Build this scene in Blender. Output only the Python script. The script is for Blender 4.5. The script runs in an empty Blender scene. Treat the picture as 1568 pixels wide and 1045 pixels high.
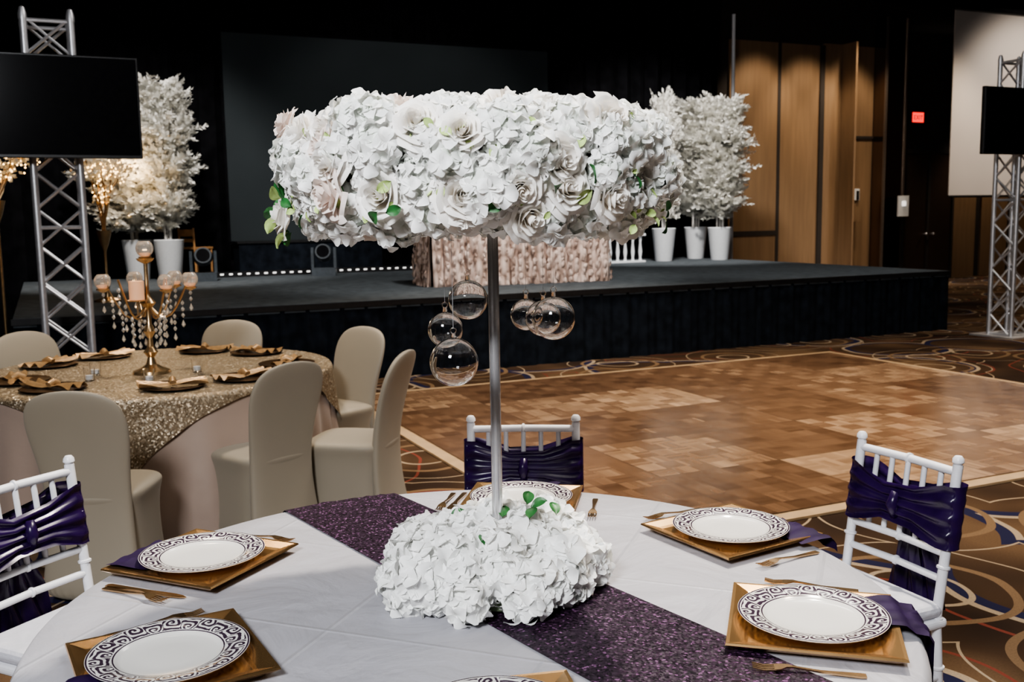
import bpy, math, random
from math import sin, cos, pi, radians, hypot, atan2, sqrt
from mathutils import Matrix, Vector, Quaternion
random.seed(7)
COL=bpy.context.scene.collection
AX=(0.9063,0.4226)   # room axis "along the stage"
ANG=radians(25)
def L(e,n,z=0): return Vector((5.9+AX[0]*e-AX[1]*n, 13.4+AX[1]*e+AX[0]*n, z))
try: bpy.context.scene.view_settings.look='AgX - Medium High Contrast'
except Exception: pass

# ------------------------------------------------------------ materials
def newmat(name):
    m=bpy.data.materials.new(name); m.use_nodes=True
    return m,m.node_tree,m.node_tree.nodes['Principled BSDF']
def N(nt,t,**kw):
    n=nt.nodes.new(t)
    for k,v in kw.items(): setattr(n,k,v)
    return n
def ramp(nt,stops,interp='LINEAR'):
    r=N(nt,'ShaderNodeValToRGB'); cr=r.color_ramp; cr.interpolation=interp
    while len(cr.elements)<len(stops): cr.elements.new(0.5)
    for el,(p,c) in zip(cr.elements,stops):
        el.position=p; el.color=(c[0],c[1],c[2],c[3] if len(c)>3 else 1)
    return r
def math_(nt,op,a,b=None,c=None):
    n=N(nt,'ShaderNodeMath',operation=op)
    for i,v in enumerate((a,b,c)):
        if v is None: continue
        if isinstance(v,(int,float)): n.inputs[i].default_value=v
        else: nt.links.new(v,n.inputs[i])
    return n.outputs[0]
def mix(nt,fac,a,b):
    n=N(nt,'ShaderNodeMix',data_type='RGBA')
    if isinstance(fac,(int,float)): n.inputs[0].default_value=fac
    else: nt.links.new(fac,n.inputs[0])
    for i,v in ((6,a),(7,b)):
        if isinstance(v,tuple): n.inputs[i].default_value=(v[0],v[1],v[2],1)
        else: nt.links.new(v,n.inputs[i])
    return n.outputs[2]
def simple(name,col,rough=.5,metal=0,var=.12,scale=30,bump=0,bscale=None,emit=None,estr=0,sheen=0,spec=None,bdist=.02):
    m,nt,b=newmat(name)
    tc=N(nt,'ShaderNodeTexCoord'); nz=N(nt,'ShaderNodeTexNoise'); nz.inputs['Scale'].default_value=scale
    nt.links.new(tc.outputs['Object'],nz.inputs['Vector'])
    c0=tuple(max(0,x*(1-var)) for x in col); c1=tuple(min(1,x*(1+var)) for x in col)
    r=ramp(nt,[(0.3,c0),(0.7,c1)]); nt.links.new(nz.outputs['Fac'],r.inputs[0]); nt.links.new(r.outputs[0],b.inputs['Base Color'])
    b.inputs['Roughness'].default_value=rough; b.inputs['Metallic'].default_value=metal
    if spec is not None: b.inputs['Specular IOR Level'].default_value=spec
    if sheen: b.inputs['Sheen Weight'].default_value=sheen
    if bump:
        n2=N(nt,'ShaderNodeTexNoise'); n2.inputs['Scale'].default_value=bscale or scale; n2.inputs['Detail'].default_value=4
        nt.links.new(tc.outputs['Object'],n2.inputs['Vector'])
        bp=N(nt,'ShaderNodeBump'); bp.inputs['Strength'].default_value=bump; bp.inputs['Distance'].default_value=bdist
        nt.links.new(n2.outputs['Fac'],bp.inputs['Height']); nt.links.new(bp.outputs[0],b.inputs['Normal'])
    if emit:
        b.inputs['Emission Color'].default_value=(*emit,1); b.inputs['Emission Strength'].default_value=estr
    return m
def glass(name,rough=0.0,ior=1.45,tint=(1,1,1),tr=1):
    m,nt,b=newmat(name); b.inputs['Base Color'].default_value=(*tint,1)
    b.inputs['Transmission Weight'].default_value=tr; b.inputs['Roughness'].default_value=rough; b.inputs['IOR'].default_value=ior
    return m
def petalmat(name,ca,cb,trans=.25,core=None,r0=.02,r1=.045,gloss=0):
    m,nt,b=newmat(name); nt.nodes.remove(b); out=nt.nodes['Material Output']
    oi=N(nt,'ShaderNodeObjectInfo'); tc=N(nt,'ShaderNodeTexCoord'); nz=N(nt,'ShaderNodeTexNoise'); nz.inputs['Scale'].default_value=25
    nt.links.new(tc.outputs['Object'],nz.inputs['Vector'])
    f=math_(nt,'MULTIPLY_ADD',oi.outputs['Random'],.5,math_(nt,'MULTIPLY',nz.outputs['Fac'],.5))
    c=mix(nt,f,ca,cb)
    if core:   # greener/creamier petal tint toward the bloom's heart, with gap shade painted in
        ln=N(nt,'ShaderNodeVectorMath',operation='LENGTH'); nt.links.new(tc.outputs['Object'],ln.inputs[0])
        mr=N(nt,'ShaderNodeMapRange'); mr.inputs[1].default_value=r0; mr.inputs[2].default_value=r1; nt.links.new(ln.outputs['Value'],mr.inputs[0])
        c=mix(nt,mr.outputs[0],core,c)
    d=N(nt,'ShaderNodeBsdfDiffuse'); t=N(nt,'ShaderNodeBsdfTranslucent'); ms=N(nt,'ShaderNodeMixShader'); ms.inputs[0].default_value=trans
    nt.links.new(c,d.inputs[0]); nt.links.new(c,t.inputs[0]); nt.links.new(d.outputs[0],ms.inputs[1]); nt.links.new(t.outputs[0],ms.inputs[2])
    last=ms.outputs[0]
    if gloss:
        g=N(nt,'ShaderNodeBsdfGlossy'); g.inputs['Roughness'].default_value=.45; m2=N(nt,'ShaderNodeMixShader'); m2.inputs[0].default_value=gloss
        nt.links.new(last,m2.inputs[1]); nt.links.new(g.outputs[0],m2.inputs[2]); last=m2.outputs[0]
    nt.links.new(last,out.inputs[0])
    return m
def sequin(name,dark,light,scale=220,metal=.6,rough=.3,tilt=.9,spec=.5):
    m,nt,b=newmat(name)
    tc=N(nt,'ShaderNodeTexCoord'); v=N(nt,'ShaderNodeTexVoronoi'); v.inputs['Scale'].default_value=scale
    nt.links.new(tc.outputs['Object'],v.inputs['Vector'])
    sep=N(nt,'ShaderNodeSeparateColor'); nt.links.new(v.outputs['Color'],sep.inputs[0])
    r=ramp(nt,[(0.0,dark),(0.90,tuple(a*.85+c*.15 for a,c in zip(dark,light))),(1.0,light)]); nt.links.new(sep.outputs[0],r.inputs[0]); nt.links.new(r.outputs[0],b.inputs['Base Color'])
    g=N(nt,'ShaderNodeNewGeometry')
    s=N(nt,'ShaderNodeVectorMath',operation='SUBTRACT'); nt.links.new(v.outputs['Color'],s.inputs[0]); s.inputs[1].default_value=(.5,.5,.5)
    sc=N(nt,'ShaderNodeVectorMath',operation='SCALE'); nt.links.new(s.outputs[0],sc.inputs[0]); sc.inputs['Scale'].default_value=tilt
    ad=N(nt,'ShaderNodeVectorMath',operation='ADD'); nt.links.new(g.outputs['Normal'],ad.inputs[0]); nt.links.new(sc.outputs[0],ad.inputs[1])
    no=N(nt,'ShaderNodeVectorMath',operation='NORMALIZE'); nt.links.new(ad.outputs[0],no.inputs[0]); nt.links.new(no.outputs[0],b.inputs['Normal'])
    b.inputs['Metallic'].default_value=metal; b.inputs['Roughness'].default_value=rough; b.inputs['Specular IOR Level'].default_value=spec
    return m

M_petal=petalmat('white_petal',(.98,.975,.95),(.93,.94,.92),.20,(.50,.58,.46),.025,.046,.04)
M_rose=petalmat('rose_petal',(.98,.94,.89),(.95,.935,.90),.20,(.76,.67,.54),.004,.030,.04)
M_pinkrose=petalmat('blush_petal',(.95,.83,.76),(.95,.88,.83),.20,(.80,.58,.49),.004,.030,.04)
M_greenish=simple('flower_foam_green',(.20,.26,.15),.9,var=.3)
M_leaf=simple('leaf_green',(.025,.12,.03),.45,var=.4)
M_sprig=simple('pale_green_petal',(.36,.48,.16),.7,var=.3)
M_treeleaf=petalmat('blossom_leaf',(.90,.89,.84),(.72,.71,.66),.25)
M_white=simple('white_lacquer',(.68,.68,.71),.35,var=.03)
M_pot=simple('white_planter_paint',(.74,.76,.78),.4,var=.03)
M_cushion=simple('white_cushion_fabric',(.50,.50,.54),.8,var=.04,bump=.15,bscale=60)
def clothmat():
    m,nt,b=newmat('white_tablecloth_cotton')
    tc=N(nt,'ShaderNodeTexCoord'); nz=N(nt,'ShaderNodeTexNoise'); nz.inputs['Scale'].default_value=3.5; nz.inputs['Detail'].default_value=5; nz.inputs['Distortion'].default_value=.8
    nt.links.new(tc.outputs['Object'],nz.inputs['Vector'])
    sp=N(nt,'ShaderNodeSeparateXYZ'); mp=N(nt,'ShaderNodeMapping'); mp.inputs['Rotation'].default_value=(0,0,.35); nt.links.new(tc.outputs['Object'],mp.inputs[0]); nt.links.new(mp.outputs[0],sp.inputs[0])
    def crease(C):   # pressed fold lines of a stored tablecloth
        fr=math_(nt,'ABSOLUTE',math_(nt,'SUBTRACT',math_(nt,'FRACT',math_(nt,'MULTIPLY',C,2.1)),.5))
        mr=N(nt,'ShaderNodeMapRange'); mr.inputs[1].default_value=0; mr.inputs[2].default_value=.016; mr.inputs[3].default_value=.10; mr.inputs[4].default_value=0; nt.links.new(fr,mr.inputs[0]); return mr.outputs[0]
    h=math_(nt,'ADD',nz.outputs['Fac'],math_(nt,'ADD',crease(sp.outputs[0]),crease(sp.outputs[1])))
    bp=N(nt,'ShaderNodeBump'); bp.inputs['Strength'].default_value=.75; bp.inputs['Distance'].default_value=.035; nt.links.new(h,bp.inputs['Height']); nt.links.new(bp.outputs[0],b.inputs['Normal'])
    b.inputs['Base Color'].default_value=(.345,.340,.368,1); b.inputs['Roughness'].default_value=.5; b.inputs['Sheen Weight'].default_value=.1
    return m
M_cloth=clothmat()
M_champ=simple('champagne_satin',(.35,.265,.215),.5,var=.05,scale=4,bump=.15,bscale=10,sheen=.3)
M_cover=simple('ivory_spandex_cover',(.28,.243,.185),.6,var=.02,scale=4,sheen=.15)
M_purple=simple('purple_satin',(.016,.0045,.042),.26,var=.3,scale=15,spec=.4)
M_napkin=simple('purple_napkin_cloth',(.015,.005,.034),.65,var=.25,scale=20,spec=.2)
M_gold=simple('gold_charger',(.78,.48,.22),.24,.95,var=.12,scale=12)
M_goldcut=simple('gold_flatware',(.55,.38,.22),.25,1,var=.1)
M_silver=simple('brushed_aluminium',(.66,.66,.68),.4,.75,var=.08)
M_chrome=simple('polished_pole_steel',(.85,.85,.87),.24,.82,var=.05)
M_black=simple('black_plastic',(.010,.010,.011),.35,var=.3)
M_screen=simple('black_tv_glass',(.005,.005,.006),.12,var=.2)
M_drape=simple('black_drape_cloth',(.005,.005,.006),.95,var=.4,scale=5,spec=.05)
M_skirt=simple('black_stage_skirt',(.007,.0095,.014),.9,var=.5,scale=8,spec=.1)
M_stage=simple('charcoal_stage_carpet',(.078,.090,.100),.9,var=.25,scale=9,bump=.3,bscale=80,spec=.15)
M_pscreen=simple('dark_projection_fabric',(.030,.036,.039),.9,var=.08,scale=1,spec=.05)
M_wscreen=simple('white_projection_fabric',(.48,.43,.39),.9,var=.03,scale=1)
M_glass=glass('clear_glass')
M_crystal=glass('crystal_glass',.08,1.6,(1,.93,.82),.75)
M_candle=simple('peach_candle_wax',(.85,.48,.28),.6,var=.05,emit=(.9,.42,.22),estr=.3)
M_runner=sequin('purple_sequins',(.0020,.0009,.0032),(.20,.09,.20),210,.15,.5,.45,.18)
M_seqgold=sequin('champagne_sequins',(.22,.16,.095),(.95,.85,.68),130,.45,.4,.8)
M_goldnap=simple('gold_napkin_satin',(.40,.25,.12),.35,.3,var=.2,scale=20)
def rosette():
    m,nt,b=newmat('blush_rosette_fabric')
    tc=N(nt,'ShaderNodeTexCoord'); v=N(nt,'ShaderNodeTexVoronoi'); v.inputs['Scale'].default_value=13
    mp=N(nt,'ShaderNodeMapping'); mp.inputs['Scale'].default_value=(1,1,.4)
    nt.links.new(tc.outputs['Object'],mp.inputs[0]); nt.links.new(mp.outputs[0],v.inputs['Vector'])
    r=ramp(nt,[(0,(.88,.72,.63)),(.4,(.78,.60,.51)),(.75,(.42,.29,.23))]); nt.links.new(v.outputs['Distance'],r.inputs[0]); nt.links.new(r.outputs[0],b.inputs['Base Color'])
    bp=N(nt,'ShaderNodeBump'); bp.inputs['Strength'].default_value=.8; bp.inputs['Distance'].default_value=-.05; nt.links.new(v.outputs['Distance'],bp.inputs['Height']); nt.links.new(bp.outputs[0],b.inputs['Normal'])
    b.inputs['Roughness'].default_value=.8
    return m
M_pink=rosette()
def carpet():
    m,nt,b=newmat('hotel_swirl_carpet')
    tc=N(nt,'ShaderNodeTexCoord')
    nz=N(nt,'ShaderNodeTexNoise'); nz.inputs['Scale'].default_value=.7; nt.links.new(tc.outputs['Object'],nz.inputs['Vector'])
    s=N(nt,'ShaderNodeVectorMath',operation='SCALE'); nt.links.new(nz.outputs['Color'],s.inputs[0]); s.inputs['Scale'].default_value=.4
    a=N(nt,'ShaderNodeVectorMath',operation='ADD'); nt.links.new(tc.outputs['Object'],a.inputs[0]); nt.links.new(s.outputs[0],a.inputs[1])
    n3=N(nt,'ShaderNodeTexNoise'); n3.inputs['Scale'].default_value=.9; nt.links.new(tc.outputs['Object'],n3.inputs['Vector'])
    base=ramp(nt,[(.38,(.028,.017,.012)),(.50,(.058,.034,.020)),(.64,(.13,.080,.045))]); nt.links.new(n3.outputs['Fac'],base.inputs[0])
    cream=(.38,.30,.21); blue=(.014,.017,.055); red=(.20,.050,.035); tan=(.20,.13,.075); Z=(0,0,0,0)
    col=base.outputs[0]
    for off,sc,st in (((0,0,0),.62,[(0,Z),(.33,blue),(.375,cream),(.395,Z),(.47,red),(.483,Z)]),
                      ((5.3,2.1,0),.95,[(0,Z),(.17,cream),(.195,Z),(.33,tan),(.37,Z),(.52,cream),(.535,Z)])):
        ad=N(nt,'ShaderNodeVectorMath',operation='ADD'); nt.links.new(a.outputs[0],ad.inputs[0]); ad.inputs[1].default_value=off
        v=N(nt,'ShaderNodeTexVoronoi'); v.voronoi_dimensions='2D'; v.inputs['Scale'].default_value=sc; v.inputs['Randomness'].default_value=.9; nt.links.new(ad.outputs[0],v.inputs['Vector'])
        r=ramp(nt,st,'CONSTANT'); nt.links.new(v.outputs['Distance'],r.inputs[0]); col=mix(nt,r.outputs[1],col,r.outputs[0])
    f=N(nt,'ShaderNodeTexNoise'); f.inputs['Scale'].default_value=120; nt.links.new(tc.outputs['Object'],f.inputs['Vector'])
    c=mix(nt,math_(nt,'MULTIPLY',f.outputs['Fac'],.5),col,(.02,.012,.008))
    nt.links.new(c,b.inputs['Base Color']); b.inputs['Roughness'].default_value=.95; b.inputs['Specular IOR Level'].default_value=.1
    return m
def parquet():
    m,nt,b=newmat('parquet_dance_floor_wood')
    tc=N(nt,'ShaderNodeTexCoord'); sp=N(nt,'ShaderNodeSeparateXYZ'); nt.links.new(tc.outputs['Object'],sp.inputs[0])
    X,Y=sp.outputs[0],sp.outputs[1]
    def cell(sz,seed):
        fx=math_(nt,'FLOOR',math_(nt,'DIVIDE',X,sz)); fy=math_(nt,'FLOOR',math_(nt,'DIVIDE',Y,sz))
        c=N(nt,'ShaderNodeCombineXYZ'); nt.links.new(fx,c.inputs[0]); nt.links.new(fy,c.inputs[1]); c.inputs[2].default_value=seed
        w=N(nt,'ShaderNodeTexWhiteNoise'); nt.links.new(c.outputs[0],w.inputs[0]); return fx,fy,w.outputs['Value']
    _,_,big=cell(.914,3.3)
    big=math_(nt,'POWER',big,1.8)
    fx,fy,small=cell(.1523,1.2)
    par=math_(nt,'MODULO',math_(nt,'ADD',math_(nt,'ADD',fx,fy),200),2)
    strip=math_(nt,'FLOOR',math_(nt,'DIVIDE',X,.0305)); strip2=math_(nt,'FLOOR',math_(nt,'DIVIDE',Y,.0305))
    ms=math_(nt,'ADD',math_(nt,'MULTIPLY',strip,par),math_(nt,'MULTIPLY',strip2,math_(nt,'SUBTRACT',1,par)))
    c=N(nt,'ShaderNodeCombineXYZ'); nt.links.new(ms,c.inputs[0]); nt.links.new(small,c.inputs[1])
    w=N(nt,'ShaderNodeTexWhiteNoise'); nt.links.new(c.outputs[0],w.inputs[0])
    f=math_(nt,'ADD',math_(nt,'MULTIPLY',w.outputs['Value'],.18),math_(nt,'ADD',math_(nt,'MULTIPLY',big,.46),math_(nt,'ADD',math_(nt,'MULTIPLY',small,.24),math_(nt,'MULTIPLY',par,.10))))
    r=ramp(nt,[(0,(.065,.034,.019)),(.45,(.165,.096,.056)),(1,(.50,.345,.22))]); nt.links.new(f,r.inputs[0])
    def seam(C):
        fr=math_(nt,'FRACT',math_(nt,'DIVIDE',C,.914)); return math_(nt,'MAXIMUM',math_(nt,'LESS_THAN',fr,.006),math_(nt,'GREATER_THAN',fr,.994))
    sm=math_(nt,'MAXIMUM',seam(X),seam(Y)); cc=mix(nt,math_(nt,'MULTIPLY',sm,.7),r.outputs[0],(.05,.03,.02))
    nt.links.new(cc,b.inputs['Base Color'])
    nz=N(nt,'ShaderNodeTexNoise'); nz.inputs['Scale'].default_value=4; nt.links.new(tc.outputs['Object'],nz.inputs['Vector'])
    rr=N(nt,'ShaderNodeMapRange'); rr.inputs[3].default_value=.14; rr.inputs[4].default_value=.30; nt.links.new(nz.outputs['Fac'],rr.inputs[0]); nt.links.new(rr.outputs[0],b.inputs['Roughness'])
    bp=N(nt,'ShaderNodeBump'); bp.inputs['Strength'].default_value=.12; bp.inputs['Distance'].default_value=.004; nt.links.new(w.outputs['Value'],bp.inputs['Height']); nt.links.new(bp.outputs[0],b.inputs['Normal'])
    return m
def platemat():
    m,nt,b=newmat('scroll_rim_porcelain')
    tc=N(nt,'ShaderNodeTexCoord'); sp=N(nt,'ShaderNodeSeparateXYZ'); nt.links.new(tc.outputs['Object'],sp.inputs[0])
    rad=math_(nt,'SQRT',math_(nt,'ADD',math_(nt,'POWER',sp.outputs[0],2),math_(nt,'POWER',sp.outputs[1],2)))
    an=math_(nt,'ARCTAN2',sp.outputs[1],sp.outputs[0])
    U=math_(nt,'MULTIPLY',an,22/(2*pi)); V=math_(nt,'MULTIPLY',math_(nt,'SUBTRACT',rad,.1),1/.036)
    fu=math_(nt,'SUBTRACT',math_(nt,'FRACT',U),.5)
    fv=math_(nt,'SUBTRACT',V,.69)
    alt=math_(nt,'MULTIPLY',math_(nt,'SINE',math_(nt,'MULTIPLY',an,11)),.26)
    fv=math_(nt,'ADD',fv,alt)
    dd=math_(nt,'SQRT',math_(nt,'ADD',math_(nt,'POWER',fu,2),math_(nt,'POWER',fv,2)))
    la=math_(nt,'ARCTAN2',fv,fu)
    nz=N(nt,'ShaderNodeTexNoise'); nz.inputs['Scale'].default_value=45; nt.links.new(tc.outputs['Object'],nz.inputs['Vector'])
    sw=math_(nt,'SINE',math_(nt,'ADD',math_(nt,'ADD',math_(nt,'MULTIPLY',dd,21),la),math_(nt,'MULTIPLY',nz.outputs['Fac'],5)))
    line=math_(nt,'GREATER_THAN',sw,-.15)
    band=math_(nt,'MULTIPLY',math_(nt,'GREATER_THAN',rad,.106),math_(nt,'LESS_THAN',rad,.144))
    e1=math_(nt,'MULTIPLY',math_(nt,'GREATER_THAN',rad,.1465),math_(nt,'LESS_THAN',rad,.1500))
    e2=math_(nt,'MULTIPLY',math_(nt,'GREATER_THAN',rad,.1005),math_(nt,'LESS_THAN',rad,.1035))
    msk=math_(nt,'MAXIMUM',math_(nt,'MULTIPLY',line,band),math_(nt,'MAXIMUM',e1,e2))
    c=mix(nt,msk,(.66,.645,.61),(.045,.028,.045)); nt.links.new(c,b.inputs['Base Color']); b.inputs['Roughness'].default_value=.15
    return m
def woodpanel():
    m,nt,b=newmat('tan_wall_panel_veneer')
    tc=N(nt,'ShaderNodeTexCoord'); mp=N(nt,'ShaderNodeMapping'); mp.inputs['Scale'].default_value=(6,6,.5); nz=N(nt,'ShaderNodeTexNoise'); nz.inputs['Scale'].default_value=2; nz.inputs['Detail'].default_value=6
    nt.links.new(tc.outputs['Object'],mp.inputs[0]); nt.links.new(mp.outputs[0],nz.inputs['Vector'])
    r=ramp(nt,[(.3,(.20,.125,.070)),(.7,(.25,.16,.09))]); nt.links.new(nz.outputs['Fac'],r.inputs[0]); nt.links.new(r.outputs[0],b.inputs['Base Color']); b.inputs['Roughness'].default_value=.55
    return m
M_carpet=carpet(); M_parq=parquet(); M_plate=platemat(); M_panel=woodpanel()
M_wall=simple('dark_wall_paint',(.024,.018,.015),.8,var=.1,scale=2)
M_trimw=simple('tan_floor_trim',(.46,.33,.20),.35,var=.1,scale=10)
M_ceil=simple('black_ceiling_paint',(.009,.008,.008),.9,var=.2,scale=2)
M_mirror=simple('dark_mirror_glass',(.22,.17,.14),.08,1,var=.1,scale=1)
M_dtrim=simple('bronze_trim',(.30,.26,.23),.4,.8,var=.1)
M_exit=simple('exit_sign_red',(.6,.02,.02),.5,emit=(1,.03,.02),estr=2.2)
M_led=simple('white_led',(.9,.9,.9),.5,emit=(1,.97,.92),estr=1.0)
M_warmled=simple('warm_fairy_light',(.9,.7,.4),.5,emit=(1,.62,.25),estr=7)
M_stem=simple('white_birch_stem',(.65,.63,.60),.7,var=.15)
M_brass=simple('gold_candelabra_metal',(.66,.45,.24),.26,.9,var=.15)
M_darkdoor=simple('dark_door_paint',(.04,.025,.018),.3,var=.1)

# ------------------------------------------------------------ mesh builder
class MB:
    def __init__(s): s.v=[];s.f=[];s.m=[];s.mats=[]
    def mi(s,mat):
        if mat not in s.mats: s.mats.append(mat)
        return s.mats.index(mat)
    def add(s,vs,fs,mat,T=None):
        o=len(s.v); i=s.mi(mat)
        s.v+= [tuple(T@Vector(v)) if T else tuple(v) for v in vs]
        s.f+= [tuple(o+k for k in f) for f in fs]; s.m+=[i]*len(fs)
    def box(s,c,d,mat,T=None):
        x,y,z=c;a,b,h=[k/2 for k in d]
        vs=[(x+i*a,y+j*b,z+k*h) for i in(-1,1) for j in(-1,1) for k in(-1,1)]
        s.add(vs,[(0,1,3,2),(4,6,7,5),(0,4,5,1),(2,3,7,6),(0,2,6,4),(1,5,7,3)],mat,T)
    def tube(s,pts,rs,mat,seg=10,T=None,cap=True):
        pts=[Vector(p) for p in pts]
        if isinstance(rs,(int,float)): rs=[rs]*len(pts)
        vs=[];fs=[];prev=None
        for i,p in enumerate(pts):
            d=(pts[min(i+1,len(pts)-1)]-pts[max(i-1,0)]).normalized()
            if prev is None:
                a=d.orthogonal().normalized()
            else:
                a=(prev-d*prev.dot(d)).normalized()
            prev=a; b=d.cross(a)
            for k in range(seg):
                t=2*pi*k/seg; vs.append(p+(a*cos(t)+b*sin(t))*rs[i])
        for i in range(len(pts)-1):
            for k in range(seg):
                k2=(k+1)%seg; fs.append((i*seg+k,i*seg+k2,(i+1)*seg+k2,(i+1)*seg+k))
        if cap:
            fs.append(tuple(reversed(range(seg)))); fs.append(tuple((len(pts)-1)*seg+k for k in range(seg)))
        s.add(vs,fs,mat,T)
    def lathe(s,prof,mat,seg=32,T=None,c=(0,0,0)):
        vs=[];fs=[]
        for r,z in prof:
            for k in range(seg):
                t=2*pi*k/seg; vs.append((c[0]+r*cos(t),c[1]+r*sin(t),c[2]+z))
        for i in range(len(prof)-1):
            for k in range(seg):
                k2=(k+1)%seg; fs.append((i*seg+k,i*seg+k2,(i+1)*seg+k2,(i+1)*seg+k))
        s.add(vs,fs,mat,T)
    def sphere(s,c,r,mat,seg=12,T=None,sz=1):
        n=max(6,seg//2+1)
        s.lathe([(r*sin(pi*i/n)+1e-5,-r*cos(pi*i/n)*sz) for i in range(n+1)],mat,seg,T,c)
    def loft(s,rings,mat,T=None,cap=True):
        n=len(rings[0]); vs=[v for r in rings for v in r]; fs=[]
        for i in range(len(rings)-1):
            for k in range(n):
                k2=(k+1)%n; fs.append((i*n+k,i*n+k2,(i+1)*n+k2,(i+1)*n+k))
        if cap: fs.append(tuple(reversed(range(n)))); fs.append(tuple((len(rings)-1)*n+k for k in range(n)))
        s.add(vs,fs,mat,T)
    def grid(s,fn,nu,nv,mat,T=None):
        vs=[fn(i/(nu-1),j/(nv-1)) for i in range(nu) for j in range(nv)]
        fs=[(i*nv+j,(i+1)*nv+j,(i+1)*nv+j+1,i*nv+j+1) for i in range(nu-1) for j in range(nv-1)]
        s.add(vs,fs,mat,T)
    def mesh(s,name,smooth=True,angle=40):
        me=bpy.data.meshes.new(name); me.from_pydata(s.v,[],s.f)
        for m in s.mats: me.materials.append(m)
        me.polygons.foreach_set('material_index',s.m)
        if smooth:
            me.polygons.foreach_set('use_smooth',[True]*len(s.f))
            try: me.set_sharp_from_angle(angle=radians(angle))
            except Exception: pass
        me.update(); return me
    def obj(s,name,loc=(0,0,0),rz=0,parent=None,smooth=True,angle=40):
        return inst(s.mesh(name,smooth,angle),name,loc,rz,parent)
def inst(me,name,loc=(0,0,0),rz=0,parent=None,quat=None,scale=None):
    o=bpy.data.objects.new(name,me); COL.objects.link(o); o.location=loc
    if quat is not None: o.rotation_mode='QUATERNION'; o.rotation_quaternion=quat
    else: o.rotation_euler=(0,0,rz)
    if scale is not None: o.scale=(scale,)*3 if isinstance(scale,(int,float)) else scale
    if parent: o.parent=parent
    return o
def empty(name,loc=(0,0,0),rz=0):
    o=bpy.data.objects.new(name,None); COL.objects.link(o); o.location=loc; o.rotation_euler=(0,0,rz); o.empty_display_size=.1; return o
def boxobj(name,c,d,mat,loc=(0,0,0),rz=0,parent=None,bevel=0):
    b=MB(); b.box(c,d,mat); o=b.obj(name,loc,rz,parent,smooth=False)
    if bevel:
        m=o.modifiers.new('b','BEVEL'); m.width=bevel; m.segments=3
    return o

# ------------------------------------------------------------ room shell
CH=6.2
e0,e1,n0,n1=-16,13,-17,7.5
em,nm=(e0+e1)/2,(n0+n1)/2
boxobj('floor',(0,0,-.05),(e1-e0+.6,n1-n0+.6,.1),M_carpet,L(em,nm),ANG)
boxobj('ceiling',(0,0,.05),(e1-e0+.6,n1-n0+.6,.1),M_ceil,L(em,nm,CH),ANG)
boxobj('wall_back',(0,.15,CH/2),(e1-e0,.3,CH),M_wall,L(em,n1),ANG)
boxobj('wall_front',(0,-.15,CH/2),(e1-e0,.3,CH),M_wall,L(em,n0),ANG)
boxobj('wall_left',(-.15,0,CH/2),(.3,n1-n0,CH),M_wall,L(e0,nm),ANG)
boxobj('wall_right',(.15,0,CH/2),(.3,n1-n0,CH),M_wall,L(e1,nm),ANG)
b=MB()
def pan(a,c,z0,z1,mat,th=.05): b.box(((a+c)/2,-th/2,(z0+z1)/2),(c-a,th,z1-z0),mat)
pan(2.0,3.25,.0,5.15,M_panel); pan(3.33,4.38,0,5.15,M_panel); pan(4.5,4.97,0,5.2,M_panel,.08); pan(4.97,5.97,0,5.2,M_panel,.02)
pan(3.25,3.33,0,5.15,M_wall,.06); pan(4.38,4.5,0,5.15,M_wall,.09)
pan(2.0,3.25,1.12,1.22,M_wall,.06)
pan(4.97,5.97,3.2,3.26,M_wall,.05)
pan(8.5,9.3,0,3.4,M_panel); pan(9.5,10.4,0,3.4,M_panel); pan(10.6,12.9,0,3.4,M_panel)
b.box((5.0,-.25,2.6),(.05,.5,5.2),M_panel)
b.obj('wall_panel_trim',L(0,n1),ANG,smooth=False)
def door(name,ec,w,h,mat,knob):
    d=empty(name,L(ec,n1-.04),ANG)
    bb=MB(); bb.box((0,-.03,h/2),(w,.05,h),mat)
    bb.box((-w/2-.03,-.04,h/2),(.06,.08,h),M_wall); bb.box((w/2+.03,-.04,h/2),(.06,.08,h),M_wall); bb.box((0,-.04,h+.04),(w+.12,.08,.08),M_wall)
    bb.obj('door_leaf',(0,0,0),0,d,smooth=False)
    k=MB(); k.tube([(knob,-.05,1.05),(knob,-.12,1.05)],.015,M_chrome); k.sphere((knob,-.13,1.05),.035,M_chrome); k.obj('door_knob',(0,0,0),0,d)
door('door_1',7.28,.72,2.9,M_darkdoor,.28); door('door_2',8.07,.72,2.9,M_darkdoor,-.28)
c=empty('mirrored_column',L(6.25,n1-.22),ANG)
bb=MB(); bb.box((0,0,2.9),(.56,.36,5.8),M_mirror)
for sx in(-1,1): bb.box((sx*.29,-.18,2.9),(.05,.05,5.8),M_dtrim)
bb.obj('column_body',(0,0,0),0,c,smooth=False)
c=empty('exit_sign',L(7.20,n1-.12,3.70),ANG)
boxobj('sign_housing',(0,0,0),(.38,.06,.26),M_black,parent=c)
boxobj('sign_face',(0,-.035,0),(.34,.012,.22),M_exit,parent=c)
tcu=bpy.data.curves.new('exit_text','FONT'); tcu.body='EXIT'; tcu.size=.14; tcu.align_x='CENTER'; tcu.extrude=.002; tcu.materials.append(M_white)
to=bpy.data.objects.new('exit_letters',tcu); COL.objects.link(to); to.parent=c; to.location=(0,-.044,-.05); to.rotation_euler=(radians(90),0,0)
c=empty('wall_phone',L(5.35,n1-.14,1.75),ANG)
q=MB(); q.box((0,0,0),(.34,.12,.75),M_panel); q.box((0,-.07,.22),(.18,.03,.25),M_pot); q.box((.03,-.09,.2),(.06,.03,.2),M_black); q.obj('phone_box',(0,0,0),0,c,smooth=False)
c=empty('notice_holder',L(6.15,n1-.80,0),ANG)
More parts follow.
